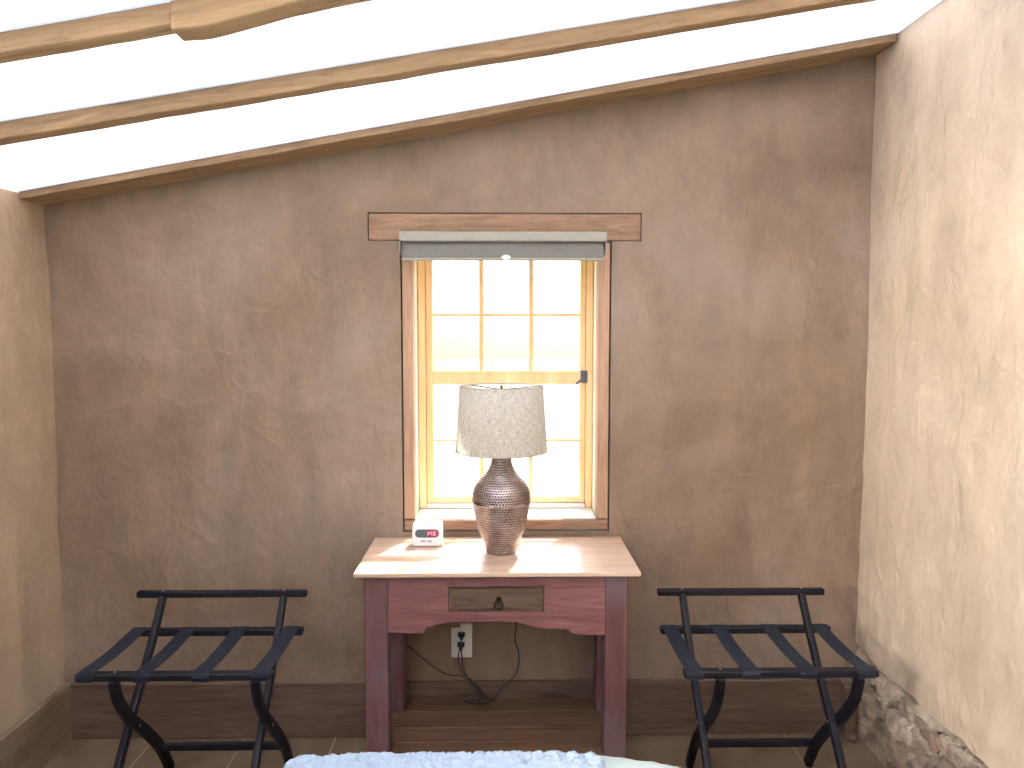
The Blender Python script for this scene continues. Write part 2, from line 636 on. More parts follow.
def ceil_z(x): return CZ + CS*x


def nz(x, y, z, s, seed=0.0):
    return noise.noise(Vector((x*s + seed, y*s + seed*0.7, z*s - seed)))


def span(a, b, step):
    n = max(1, int(round((b-a)/step)))
    return [a + (b-a)*i/n for i in range(n+1)]


def plaster_sheet(us, vs, place, skip=None, amp=0.006, top=None, seed=0.0, fade=None):
    bm = NB()
    g = {}
    for i, u in enumerate(us):
        for j, v in enumerate(vs):
            d = amp*(nz(u, v, 0, 1.3, seed) + 0.5*nz(u, v, 0, 4.5, seed+5) + 0.22*nz(u, v, 0, 14, seed+9))
            if fade: d *= fade(u, v)
            g[i, j] = bm.verts.new(place(u, v, d))
    for i in range(len(us)-1):
        for j in range(len(vs)-1):
            if skip and skip((us[i]+us[i+1])/2, (vs[j]+vs[j+1])/2): continue
            bm.faces.new((g[i, j], g[i+1, j], g[i+1, j+1], g[i, j+1]))
    loose = [v for v in bm.verts if not v.link_faces]
    bmesh.ops.delete(bm, geom=loose, context='VERTS')
    return bm


# rough opening for the window (posts and lintel sit in it with a thin dark gap)
OX0, OX1, OZ0, OZ1 = -0.350, 0.394, 0.775, 1.812
LX0, LX1, LZ0, LZ1 = -0.462, 0.498, 1.810, 1.910


def cut(us, vals):
    us = sorted(us)
    for v in vals:
        k = min(range(len(us)), key=lambda i: abs(us[i]-v))
        us[k] = v
    return us


us = cut(span(XL-0.02, XR+0.02, 0.017), [OX0, OX1, LX0, LX1])
vs = cut(span(0.0, 2.52, 0.017), [OZ0, OZ1, LZ1])


def in_open(x, z):
    return (OX0 < x < OX1 and OZ0 < z < OZ1) or (LX0 < x < LX1 and OZ1 < z < LZ1)


def fade_open(x, z):
    dx = max(OX0-0.0-x, x-OX1, 0); dz = max(OZ0-z, z-LZ1, 0)
    if z > OZ1-0.03: dx = max(LX0-x, x-LX1, 0)
    d = sqrt(dx*dx+dz*dz)
    return min(1.0, 0.25 + d/0.15)


bm = plaster_sheet(us, vs, lambda u, v, d: (u, -d - 0.002, min(v, ceil_z(u)+0.012)), in_open, 0.008, fade=fade_open, seed=2.2)
bmesh.ops.dissolve_degenerate(bm, dist=1e-5, edges=bm.edges)
# reveal of the opening, going back through the thick wall
rim = [e for e in bm.edges if e.is_boundary and all(LX0-1e-3 < v.co.x < LX1+1e-3 and OZ0-1e-3 < v.co.z < LZ1+1e-3 for v in e.verts)]
r = bmesh.ops.extrude_edge_only(bm, edges=rim)
for v in [g for g in r['geom'] if isinstance(g, bmesh.types.BMVert)]:
    v.co.y = 0.24
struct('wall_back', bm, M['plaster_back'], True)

# left wall, with an unseen opening beside the camera, added to admit fill light
us = cut(span(YR, 0.02, 0.03), [-2.95, -1.95])
vs = cut(span(0.0, 1.99, 0.03), [0.9])
bm = plaster_sheet(us, vs, lambda u, v, d: (XL - 0.004 + d, u, v), lambda y, z: -2.95 < y < -1.95 and 0.9 < z, 0.010, seed=7.7)
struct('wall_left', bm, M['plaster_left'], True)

# right wall: plaster down to a ragged lip over bare stone
us = span(YR, 0.02, 0.022)
vs = span(0.30, 2.50, 0.022)


def lip(y): return 0.338 + 0.012*nz(y, 0, 0, 7, 3) + 0.006*nz(y, 0, 0, 21, 4) + (0.02*max(0, (y+0.12))/0.12)


def place_r(u, v, d):
    z = v
    x = XR + 0.003 - d
    if v < 0.315:
        return (XR + 0.045, u, lip(u) + 0.012)
    if v < 0.335:
        return (x - 0.004, u, lip(u))
    if v < 0.36:
        return (x - 0.005, u, lip(u) + 0.014)
    # the plaster swells a little over the stones
    x -= 0.006*math.exp(-((v-0.40)/0.05)**2)
    return (x, u, z + 0.0)


bm = plaster_sheet(us, vs, place_r, None, 0.010, seed=11.1)
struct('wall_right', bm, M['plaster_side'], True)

# stone base of the right wall
random.seed(21)
cells = []
yy = 0.03
rows = [(0.03, 0.07), (0.12, 0.075), (0.205, 0.075), (0.285, 0.06), (0.335, 0.05)]
for zc, hh in rows:
    y = 0.05 - random.random()*0.08
    while y > YR:
        wdt = random.uniform(0.07, 0.17)
        cells.append((y - wdt/2, zc + random.uniform(-0.02, 0.02), wdt, hh, random.random(), random.uniform(-0.012, 0.016), random.uniform(-0.3, 0.3)))
        y -= wdt
bm = NB()
l1 = bm.verts.layers.float.new('stone'); l2 = bm.verts.layers.float.new('mortar')
us = [0.02 - 0.0075*i for i in range(int(1.4/0.0075))] + [-1.4 - 0.05*i for i in range(1, 79)]
vs = span(-0.005, 0.375, 0.0075)
g = {}
for i, u in enumerate(us):
    near = [c for c in cells if abs(c[0]-u) < 0.22]
    for j, v in enumerate(vs):
        wu = u + 0.030*nz(u, v, 0, 9, 1) + 0.010*nz(u, v, 0, 30, 1); wv = v + 0.026*nz(u, v, 0, 9, 8) + 0.010*nz(u, v, 0, 30, 8)
        best = sorted(((sqrt(((wu-c[0])/c[2] + (wv-c[1])*c[6]*3)**2 + ((wv-c[1])/c[3]/1.1)**2), c) for c in near), key=lambda q: q[0])
        e = (best[1][0]-best[0][0]) if len(best) > 1 else 1
        c = best[0][1]
        mort = max(0.0, min(1.0, 1 - (e-0.05)/0.13))
        tilt = (wv-c[1])*c[6]*0.35 + (wu-c[0])*c[5]*4
        hgt = (1-mort)**0.5*0.026 + c[5]*(1-mort) + tilt*(1-mort) + 0.008*nz(u, v, 0, 26, 6) + 0.005*nz(u, v, 0, 60, 2)
        hgt *= max(0.0, min(1.0, (0.352-v)/0.05))
        vert = bm.verts.new((XR + 0.022 - hgt + 0.006*nz(u, v, 0, 5, 1), u, v))
        vert[l1] = c[4]; vert[l2] = mort
        g[i, j] = vert
for i in range(len(us)-1):
    for j in range(len(vs)-1):
        bm.faces.new((g[i, j], g[i, j+1], g[i+1, j+1], g[i+1, j]))
struct('wall_right_stone_base', bm, M['stone'], True)

# rear wall, floor, ceiling
bm = NB()
prism_y(bm, [(XL, 0), (XR, 0), (XR, ceil_z(XR)), (XL, ceil_z(XL))], YR-0.15, YR)
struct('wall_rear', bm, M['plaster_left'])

bm = NB()
box(bm, (XL-0.1, YR-0.1, -0.08), (XR+0.1, 0.02, 0.014))
struct('floor', bm, M['floor'])

bm = NB()
us = span(XL-0.06, XR+0.06, 0.2); vs = span(YR-0.1, 0.05, 0.2)
g = {(i, j): bm.verts.new((u, v, ceil_z(u))) for i, u in enumerate(us) for j, v in enumerate(vs)}
for i in range(len(us)-1):
    for j in range(len(vs)-1):
        bm.faces.new((g[i, j], g[i, j+1], g[i+1, j+1], g[i+1, j]))
ce = bmesh.ops.solidify(bm, geom=bm.faces[:], thickness=-0.08)
struct('ceiling', bm, M['ceiling'])

# outdoors
bm = NB()
g = {}
for i in range(25):
    for j in range(20):
        x, y = -30 + i*2.5, 0.25 + j*2.0
        g[i, j] = bm.verts.new((x, y, -0.35 + 0.25*nz(x, y, 0, 0.15) + 0.04*j*0.3))
for i in range(24):
    for j in range(19):
        bm.faces.new((g[i, j], g[i+1, j], g[i+1, j+1], g[i, j+1]))
o = struct('ground', bm, M['ground'], True)


# ------------------------------------------------------------------ ceiling timbers
def timber(x0, y0f, x1, y1f, depth, hfun, seed, step=0.03):
    """a sawn timber under the sloping ceiling, front face at y0f..y1f, hfun(x) its drop below the ceiling"""
    bm = NB()
    xs = span(x0, x1, step)
    rings = []
    for x in xs:
        t = (x-x0)/(x1-x0)
        yf = y0f + (y1f-y0f)*t
        h = hfun(x) + 0.0022*nz(x, 0, 0, 3, seed) + 0.0012*nz(x, 0, 0, 17, seed)
        w = 0.0018*nz(x, 3, 0, 4, seed)
        hb = h + 0.0015*nz(x, 5, 0, 5, seed)
        d = depth(x) if callable(depth) else depth
        c = ceil_z(x)
        b = 0.0025
        pr = [(yf+w, c+0.02), (yf+w, c-h+b), (yf+w+b, c-h), (yf+d-b, c-hb), (yf+d, c-hb+b), (yf+d, c+0.02)]
        rings.append([bm.verts.new((x, y, z)) for y, z in pr])
    for i in range(len(xs)-1):
        for k in range(6):
            bm.faces.new((rings[i][k], rings[i][(k+1) % 6], rings[i+1][(k+1) % 6], rings[i+1][k]))
    bm.faces.new(rings[0]); bm.faces.new(list(reversed(rings[-1])))
    return bm


o = obj('ceiling_beam', timber(XL+0.003, -0.15, XR-0.003, -0.15, 0.142, lambda x: 0.024, 1.0), M['beam'])
tag(o, 'narrow pine ledger beam along the top of the back wall', 'beam', 'pine beams under the ceiling')
o = obj('ceiling_beam', timber(XL+0.003, -0.775, XR-0.003, -0.655, 0.048, lambda x: 0.042, 4.0), M['beam'])
tag(o, 'straight unbroken pine beam crossing the white ceiling, second out from the back wall', 'beam', 'pine beams under the ceiling')
JX = at(170, 15, Y=-1.195).x
root = empty('ceiling_beam', (XL, -1.195, ceil_z(XL)), 'spliced pine beam at upper left with knotty scarf joint, nearest the camera', 'beam', 'pine beams under the ceiling')
obj('plain_timber', timber(XL+0.003, -1.20, JX, -1.195, 0.045, lambda x: 0.040, 8.0), M['beam'], root)


def scallop(x):
    t = max(0.0, (x-JX))
    if t < 0.05: return 0.052 + 0.006*t/0.05
    return 0.038 + 0.020*math.exp(-((t-0.05)/0.17)**1.6)


obj('scarfed_timber', timber(JX+0.003, -1.20, XR-0.003, -1.19, 0.062, scallop, 12.0, 0.02), M['beam'], root)

# ------------------------------------------------------------------ baseboards
BT = 0.222
bm = NB()


def board_x(bm, x0, x1, y0, y1, z0, z1, seed):
    xs = span(x0, x1, 0.03)
    rings = []
    for x in xs:
        tz = 0.0015*nz(x, 0, 0, 6, seed); ty = 0.0012*nz(x, 1, 0, 4, seed)
        rings.append([bm.verts.new(p) for p in ((x, y1, z0), (x, y0+ty, z0), (x, y0+ty, z1-0.004+tz), (x, y0+ty+0.004, z1+tz), (x, y1, z1+tz))])
    for i in range(len(xs)-1):
        for k in range(5):
            bm.faces.new((rings[i][k], rings[i][(k+1) % 5], rings[i+1][(k+1) % 5], rings[i+1][k]))
    bm.faces.new(rings[0]); bm.faces.new(list(reversed(rings[-1])))


board_x(bm, XL+0.02, at(846, 690, Y=-0.05).x - 0.001, -0.014, 0.0, 0.018, BT, 3)
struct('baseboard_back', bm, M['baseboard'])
bm = NB()
t = bmesh.new(); board_x(t, -5.25, -0.004, -0.018, 0.0, 0.018, 0.228, 9)
for v in t.verts:
    v.co = Vector((XL + 0.003 - v.co.y, v.co.x, v.co.z))
merge(bm, t)
bmesh.ops.reverse_faces(bm, faces=bm.faces)
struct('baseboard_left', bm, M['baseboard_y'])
bm = NB()
p0, p1 = at(846, 690, Y=-0.05), at(858, 690, Y=-0.05)
box(bm, (p0.x, -0.05, 0.0145), (p1.x-0.002, -0.002, 0.205), 0.004)
lathe(bm, [(0.001, 0.015), (0.016, 0.015), (0.019, 0.02), (0.019, 0.03), (0.014, 0.036), (0.001, 0.037)], ((p0.x+p1.x)/2, -0.062), 20)
struct('trim_1', bm, M['baseboard'])

# ------------------------------------------------------------------ window
tr = empty('trim_2', (0.018, 0, 1.81), kind='structure')
bm = NB()
xs = span(-0.457, 0.494, 0.03)
rings = []
for x in xs:
    w = 0.002*nz(x, 0, 0, 5, 2)
    rings.append([bm.verts.new(p) for p in ((x, 0.2, 1.815), (x, -0.004+w, 1.814+w*0.5), (x, -0.006+w, 1.818), (x, -0.006+w, 1.902+w), (x, -0.003+w, 1.906+w), (x, 0.2, 1.906))])
for i in range(len(xs)-1):
    for k in range(6):
        bm.faces.new((rings[i][k], rings[i][(k+1) % 6], rings[i+1][(k+1) % 6], rings[i+1][k]))
bm.faces.new(rings[0]); bm.faces.new(list(reversed(rings[-1])))
obj('lintel', bm, M['oldbeam'], tr)

win = empty('window_1', (0.02, 0.1, 0.80), kind='structure')


def post(x0, x1):
    bm = NB()
    box(bm, (x0, -0.005, 0.822), (x1, 0.06, 1.806), 0.003)
    return bm


obj('side_post', post(-0.344, -0.306), M['post_wood'], win)
obj('side_post', post(0.348, 0.388), M['post_wood'], win)
bm = NB(); box(bm, (-0.344, -0.006, 0.782), (0.388, 0.05, 0.818), 0.003)
obj('sill_board', bm, M['oldbeam'], win)
bm = NB(); box(bm, (-0.306, 0.004, 0.806), (0.348, 0.22, 0.823), 0.002)
obj('sill', bm, M['sill'], win)
for x0, x1 in ((-0.344, -0.308), (0.350, 0.388)):
    bm = NB(); box(bm, (x0, 0.061, 0.80), (x1, 0.235, 1.806), 0.0015)
    obj('jamb', bm, M['jamb'], win)
bm = NB(); box(bm, (-0.3065, 0.02, 1.794), (0.3485, 0.235, 1.812), 0.0015)
obj('head_jamb', bm, M['jamb'], win)
# outer stop frame
for x0, x1, z0, z1, m in ((-0.307, -0.279, 0.824, 1.793, 'sash'), (0.323, 0.349, 0.824, 1.793, 'sash'), (-0.278, 0.322, 0.824, 0.842, 'sill'), (-0.278, 0.322, 1.783, 1.793, 'sash')):
    bm = NB(); box(bm, (x0, 0.150, z0), (x1, 0.20, z1), 0.003)
    obj('window_frame', bm, M[m], win)
# casement sash with rails, stiles, glazing bars
bm = NB()
SY0, SY1 = 0.158, 0.192
for x0, x1 in ((-0.2775, -0.252), (0.301, 0.3215)):
    box(bm, (x0, SY0, 0.843), (x1, SY1, 1.782), 0.003)
box(bm, (-0.253, SY0+0.001, 0.843), (0.302, SY1, 0.868), 0.003)
box(bm, (-0.253, SY0+0.001, 1.765), (0.302, SY1, 1.782), 0.003)
box(bm, (-0.253, SY0-0.002, 1.296), (0.302, SY1, 1.348), 0.003)
sash = obj('sash', bm, M['sash'], win)
for x in (-0.0705, 0.117):
    for z0, z1 in ((0.867, 1.297), (1.347, 1.766)):
        bm = NB(); box(bm, (x-0.0085, SY0+0.006, z0), (x+0.0085, SY1-0.006, z1), 0.003)
        obj('glazing_bar', bm, M['sash'], sash)
for z in (1.082, 1.557):
    bm = NB(); box(bm, (-0.253, SY0+0.008, z-0.0055), (0.302, SY1-0.008, z+0.0055), 0.002)
    obj('glazing_bar', bm, M['sash'], sash)
for x0, x1 in ((-0.252, -0.079), (-0.062, 0.1085), (0.1255, 0.301)):
    for z0, z1 in ((0.868, 1.0765), (1.0875, 1.296), (1.348, 1.5515), (1.5625, 1.765)):
        bm = NB(); box(bm, (x0, 0.173, z0), (x1, 0.176, z1))
        obj('pane', bm, M['pane'], sash)
# latch
c = at(584, 377, Y=0.15)
bm = NB(); box(bm, (c.x-0.012, 0.146, c.z-0.022), (c.x+0.013, 0.157, c.z+0.024), 0.002)
lt = obj('latch', bm, M['latch'], win)
bm = NB()
e = at(576, 384, Y=0.12)
tube(bm, [(c.x+0.002, 0.15, c.z+0.004), (c.x+0.0, 0.128, c.z+0.002)], 0.006, 10)
sweep(bm, [(c.x+0.008, 0.125, c.z+0.010), (c.x-0.010, 0.122, c.z-0.006), (e.x, 0.12, e.z)], 0.012, 0.008, (0, 1, 0), bev=0.002)
obj('latch_lever', bm, M['latch'], lt)

# roller shade
q0, q1 = at(400, 231, Y=-0.07), at(606, 231, Y=-0.07)
SX0, SX1 = q0.x, q1.x
ST = at(500, 231.5, Y=-0.07).z; SM = at(500, 241.5, Y=-0.07).z; SB = at(500, 261, Y=-0.055).z
rs = empty('roller_shade', ((SX0+SX1)/2, -0.01, ST), 'grey rolled up roller shade mounted across the top of the window', 'window shade')
bm = NB()
prof = [(-0.006, ST), (-0.068, ST), (-0.072, ST-0.004), (-0.074, SM+0.003), (-0.071, SM), (-0.064, SM), (-0.066, ST-0.008), (-0.006, ST-0.008)]
a = [bm.verts.new((SX0, y, z)) for y, z in prof]; b_ = [bm.verts.new((SX1, y, z)) for y, z in prof]
for i in range(8):
    bm.faces.new((a[i], a[(i+1) % 8], b_[(i+1) % 8], b_[i]))
bm.faces.new(a); bm.faces.new(list(reversed(b_)))
obj('cassette', bm, M['cassette'], rs)
bm = NB()
pts = [(SX0+0.004, -0.036, SM-0.014), (SX1-0.006, -0.036, SM-0.014)]
tube(bm, pts, 0.024, 28)
roll = obj('fabric_roll', bm, M['rollfab'], rs, True)
bm = NB(); box(bm, (SX0+0.004, -0.061, SB+0.010), (SX1-0.006, -0.0575, SM-0.010), 0.001)
obj('hanging_fabric', bm, M['rollfab'], rs)
bm = NB(); box(bm, (SX0+0.003, -0.065, SB), (SX1-0.004, -0.052, SB+0.009), 0.003)
bb = obj('bottom_bar', bm, M['cassette'], rs)
bm = NB()
c = at(506, 257, Y=-0.07)
lathe(bm, [(0.001, -0.002), (0.010, -0.002), (0.011, 0), (0.010, 0.003), (0.001, 0.003)], (0, 0), 24)
for v in bm.verts:
    v.co = Vector((c.x + v.co.x*1.5, -0.066 - v.co.z, c.z - 0.001 + v.co.y*0.8))
obj('pull_tab', bm, M['white_plastic'], bb)
for x0, x1 in ((SX0-0.003, SX0+0.0005), (SX1-0.0005, SX1+0.003)):
    bm = NB(); box(bm, (x0, -0.075, SM-0.042), (x1, -0.004, ST+0.001), 0.001)
    obj('bracket', bm, M['cassette'], rs)
bm = NB()
bx = at(531, 262, Y=-0.045)
z = bx.z + 0.01
while z > at(531, 281, Y=-0.045).z:
    t = bmesh.new(); bmesh.ops.create_icosphere(t, subdivisions=1, radius=0.0026, matrix=Matrix.Translation((bx.x, -0.045, z)))
    merge(bm, t); z -= 0.0058
tube(bm, [(bx.x, -0.045, bx.z+0.02), (bx.x, -0.045, z)], 0.0006, 5)
obj('bead_chain', bm, M['grey_plastic'], rs, True)

# ------------------------------------------------------------------ console table
TX0, TX1, TY0, TY1, TZ = -0.448, 0.432, -0.425, -0.016, 0.760
tb = empty('console_table', (-0.008, -0.22, 0), 'red-brown wooden console table with pale varnished top below the window', 'table')
bm = NB(); box(bm, (TX0, TY0, TZ-0.014), (TX1, TY1, TZ), 0.003, 3)
obj('tabletop', bm, M['tabletop'], tb, label='pale honey coloured varnished top')
FY = -0.402
LZ = TZ - 0.0145


def leg(x0, x1, y0, y1, seed):
    bm = NB()
    zs = span(0.0145, LZ, 0.04)
    rings = []
    for z in zs:
        w = 0.0015*nz(z, 0, 0, 5, seed); u = 0.0015*nz(z, 2, 0, 5, seed)
        tp = 0.004*(1-z/LZ)
        c = 0.004
        xa, xb, ya, yb = x0+w+tp*0.5, x1+u-tp*0.5, y0+w*0.6, y1
        pr = [(xa+c, ya), (xb-c, ya), (xb, ya+c), (xb, yb-c), (xb-c, yb), (xa+c, yb), (xa, yb-c), (xa, ya+c)]
        rings.append([bm.verts.new((x, y, z)) for x, y in pr])
    for i in range(len(zs)-1):
        for k in range(8):
            bm.faces.new((rings[i][k], rings[i][(k+1) % 8], rings[i+1][(k+1) % 8], rings[i+1][k]))
    bm.faces.new(rings[0]); bm.faces.new(list(reversed(rings[-1])))
    return bm


obj('leg', leg(-0.421, -0.347, FY, FY+0.07, 1), M['leg_red'], tb)
obj('leg', leg(0.325, 0.397, FY, FY+0.07, 5), M['leg_red'], tb)
obj('leg', leg(-0.405, -0.336, -0.105, -0.035, 9), M['leg_red'], tb)
obj('leg', leg(0.336, 0.392, -0.105, -0.035, 13), M['leg_red'], tb)
# front apron with its cut-out lower edge and an opening for the drawer
AY = FY + 0.006


def az(px, py):
    p = at(px, py, Y=AY); return (p.x, p.z)


low = [az(389, 633), az(424.5, 633), az(425.5, 627), az(440, 624), az(452, 622), az(475, 621.5), az(520, 621.8), az(534, 627.5), az(551, 629), az(569, 629.5), az(571.5, 634), az(595, 635), az(604, 635)]
low[0] = (-0.3475, low[0][1]); low[-1] = (0.3255, low[-1][1])
DX0, DZ1 = az(448, 587); DX1, DZ0 = az(544, 611.5)
bm = NB()
xs_low = low


def lowz(x):
    for (xa, za), (xb, zb) in zip(low, low[1:]):
        if xa <= x <= xb:
            return za + (zb-za)*(x-xa)/max(1e-6, xb-xa)
    return low[-1][1]


def apron_piece(x0, x1, ztop, from_low=True, zbot=None):
    pts = [(x0, lowz(x0))] + [p for p in low if x0 < p[0] < x1] + [(x1, lowz(x1))] if from_low else [(x0, zbot), (x1, zbot)]
    prism_y(bm, pts + [(x1, ztop), (x0, ztop)], AY, AY+0.02)


apron_piece(-0.3475, DX0, LZ)
apron_piece(DX1, 0.3255, LZ)
apron_piece(DX0, DX1, DZ0)
apron_piece(DX0, DX1, LZ, False, DZ1)
bmesh.ops.remove_doubles(bm, verts=bm.verts, dist=1e-5)
obj('apron', bm, M['apron_red'], tb)
for x0, x1 in ((-0.397, -0.377), (0.362, 0.382)):
    bm = NB(); box(bm, (x0, FY+0.071, 0.575), (x1, -0.106, LZ), 0.002)
    obj('side_apron', bm, M['apron_red'], tb)
bm = NB(); box(bm, (-0.335, -0.06, 0.64), (0.335, -0.045, LZ), 0.002)
obj('rear_apron', bm, M['apron_red'], tb)
# drawer: recessed panel with bevelled ends
bm = NB()
g_ = 0.003
X0, X1, Z0, Z1 = DX0+g_, DX1-g_, DZ0+g_, DZ1-g_
yf, yr = AY+0.003, AY+0.0165
fr = [(X0, yf, Z0), (X1, yf, Z0), (X1, yf, Z1), (X0, yf, Z1)]
ix0, ix1 = X0+0.020, X1-0.024
inn = [(ix0, yr, Z0+0.004), (ix1, yr, Z0+0.004), (ix1, yr, Z1-0.006), (ix0, yr, Z1-0.006)]
f = [bm.verts.new(p) for p in fr]; n_ = [bm.verts.new(p) for p in inn]; bk = [bm.verts.new((x, AY+0.018, z)) for x, y, z in fr]
for i in range(4):
    bm.faces.new((f[i], f[(i+1) % 4], n_[(i+1) % 4], n_[i]))
    bm.faces.new((f[(i+1) % 4], f[i], bk[i], bk[(i+1) % 4]))
bm.faces.new(n_); bm.faces.new(list(reversed(bk)))
# drawer box behind
box(bm, (X0+0.006, AY+0.021, Z0+0.002), (X1-0.006, -0.12, Z0+0.008))
box(bm, (X0+0.006, AY+0.021, Z0+0.008), (X0+0.014, -0.12, Z1-0.004))
box(bm, (X1-0.014, AY+0.021, Z0+0.008), (X1-0.006, -0.12, Z1-0.004))
dr = obj('drawer', bm, M['drawer'], tb, label='brown drawer front with bevelled ends')
c = at(499, 601, Y=AY)
bm = NB()
tube(bm, [(c.x, yr+0.001, c.z), (c.x, yr-0.012, c.z), (c.x, yr-0.018, c.z)], [0.009, 0.008, 0.003], 14)
torus(bm, (c.x-0.001, yr-0.019, c.z-0.013), 0.0135, 0.0025)
obj('ring_pull', bm, M['iron'], dr, True)
# lower shelf of planks
ys = [(-0.405+0.01, -0.325), (-0.323, -0.235), (-0.233, -0.125), (-0.123, -0.033)]
for i, (y0, y1) in enumerate(ys):
    x0, x1 = (-0.334, 0.334) if i == 3 else ((-0.346, 0.324) if i == 0 else (-0.395, 0.385))
    bm = NB(); box(bm, (x0, y0, 0.148), (x1, y1, 0.169 - 0.001*(i % 2)), 0.002)
    obj('shelf_plank', bm, M['shelf'], tb)
for x0, x1 in ((-0.392, -0.37), (0.36, 0.382)):
    bm = NB(); box(bm, (x0, FY+0.071, 0.115), (x1, -0.106, 0.1475), 0.002)
    obj('shelf_rail', bm, M['leg_red'], tb)

# ------------------------------------------------------------------ lamp
LP = at(501.5, 553, Z=TZ); LC = (LP.x, -0.205)
lamp = empty('table_lamp', (LC[0], LC[1], TZ), 'hammered metal table lamp with linen drum shade standing on the console table', 'lamp')
Kpx = 0.00330
raw = [(15.0, 553), (16.2, 549), (17.6, 543), (20.8, 535.5), (23.6, 528.4), (26.0, 519), (27.6, 511), (28.8, 505), (29.3, 502.5), (29.9, 501), (29.7, 499.5), (29.6, 496),
       (29.0, 491), (27.3, 486), (24.2, 480.8), (20.0, 476.2), (16.0, 472.2), (13.4, 468.5), (11.6, 464.5), (10.4, 460), (9.8, 455)]
prof = [(r_*Kpx, TZ + (553-y)*0.00331) for r_, y in raw]
# resample
fine = []
P3 = smooth_path([(r_, z, 0) for r_, z in prof], 10)
L = [0]
for i in range(1, len(P3)): L.append(L[-1] + (P3[i]-P3[i-1]).length)
N = 270
seg = 620
rows_ = []
k = 0
for i in range(N+1):
    s = L[-1]*i/N
    while k < len(L)-2 and L[k+1] < s: k += 1
    t = (s-L[k])/max(1e-9, L[k+1]-L[k])
    p = P3[k].lerp(P3[k+1], t)
    rows_.append((p.x, p.y, s))
bm = NB()
dl = bm.verts.layers.float.new('dimple')
rings = []
ND = 62
RH = L[-1]/41.0
for (r_, z, s) in rows_:
    ring = []
    row = round(s/RH)
    dv = (s - row*RH)
    nd = ND if r_ > 0.062 else 40
    for j in range(seg):
        a = 2*pi*j/seg
        off = 0.5*(row % 2)
        ph = a/(2*pi)*nd + off
        du = (ph - round(ph))*2*pi*r_/nd
        rad = min(0.0036, 0.42*2*pi*r_/nd)
        d = sqrt((du/rad)**2 + (dv/0.0032)**2)
        dep = max(0.0, 1-d*d) if d < 1 else 0.0
        dep = min(1, dep*1.6)
        if abs(z - (TZ + (553-501)*0.00331)) < 0.003 or s < 0.006: dep = 0
        rr = r_ - 0.0012*dep
        v = bm.verts.new((LC[0]+rr*cos(a), LC[1]+rr*sin(a), z))
        v[dl] = dep
        ring.append(v)
    rings.append(ring)
for i in range(N):
    for j in range(seg):
        bm.faces.new((rings[i][j], rings[i][(j+1) % seg], rings[i+1][(j+1) % seg], rings[i+1][j]))
bm.faces.new(rings[0]); bm.faces.new(list(reversed(rings[-1])))
o = obj('lamp_base', bm, M['hammered'], lamp, True)
# shade: frustum with thickness
zb, zt = at(501, 456, Y=-0.205).z + 0.017, at(501, 386.5, Y=-0.205).z + 0.002
rb = (at(547.5, 450, Y=-0.205).x - at(455.5, 450, Y=-0.205).x)/2
rt = (at(543.5, 390, Y=-0.205).x - at(459.5, 390, Y=-0.205).x)/2
bm = NB()
uv = bm.loops.layers.uv.new('UVMap')
S = 96
NR = 16


def shade_ring(z, r_):
    return [bm.verts.new((LC[0]+r_*cos(2*pi*j/S), LC[1]+r_*sin(2*pi*j/S), z)) for j in range(S)]


def rad(t): return rb + (rt-rb)*t


outer = [shade_ring(zb+(zt-zb)*i/NR, rad(i/NR)) for i in range(NR+1)]
for i in range(NR):
    for j in range(S):
        vs_ = [outer[i][j], outer[i][(j+1) % S], outer[i+1][(j+1) % S], outer[i+1][j]]
        tc = [(j/S, i/NR*0.25), ((j+1)/S, i/NR*0.25), ((j+1)/S, (i+1)/NR*0.25), (j/S, (i+1)/NR*0.25)]
        fc = bm.faces.new(vs_)
        for lp, q in zip(fc.loops, tc): lp[uv].uv = q
sh = obj('lamp_shade', bm, M['linen'], lamp, True)
for z_, r_ in ((zb+0.001, rb), (zt-0.001, rt)):
    bm = NB(); torus(bm, (LC[0], LC[1], z_), r_+0.0004, 0.0016, 'Z', 72, 6)
    obj('shade_trim', bm, M['linen'], sh, True)
bm = NB()
for a in (0.3, 0.3+2*pi/3, 0.3+4*pi/3):
    tube(bm, [(LC[0], LC[1], zt-0.012), (LC[0]+(rt-0.002)*cos(a), LC[1]+(rt-0.002)*sin(a), zt-0.004)], 0.0016, 6)
obj('shade_spider', bm, M['iron'], sh)
bm = NB()
nt_ = prof[-1][1]
lathe(bm, [(0.012, nt_-0.002), (0.014, nt_+0.004), (0.012, nt_+0.012), (0.009, nt_+0.014), (0.013, nt_+0.02), (0.013, nt_+0.045), (0.009, nt_+0.05)], LC, 20)
obj('lamp_socket', bm, M['iron'], lamp, True)
bm = NB()
hp = smooth_path([(LC[0]-0.012, LC[1], nt_+0.012), (LC[0]-0.045, LC[1], nt_+0.06), (LC[0]-0.045, LC[1], nt_+0.13), (LC[0], LC[1], zt-0.014), (LC[0]+0.045, LC[1], nt_+0.13), (LC[0]+0.045, LC[1], nt_+0.06), (LC[0]+0.012, LC[1], nt_+0.012)], 6)
tube(bm, hp, 0.0018, 6)
obj('harp', bm, M['iron'], lamp, True)
bm = NB()
lathe(bm, [(0.013, nt_+0.046), (0.016, nt_+0.058), (0.027, nt_+0.080), (0.030, nt_+0.100), (0.024, nt_+0.118), (0.010, nt_+0.128), (0.001, nt_+0.130)], LC, 24)
obj('light_bulb', bm, M['white_plastic'], lamp, True)
bm = NB()
lathe(bm, [(0.003, zt-0.014), (0.005, zt-0.010), (0.003, zt-0.006), (0.004, zt-0.003), (0.003, zt+0.001), (0.001, zt+0.002)], LC, 14)
obj('finial', bm, M['iron'], lamp, True)


def px_path(lst):
    return [at(x, y, Y=Y) for x, y, Y in lst]


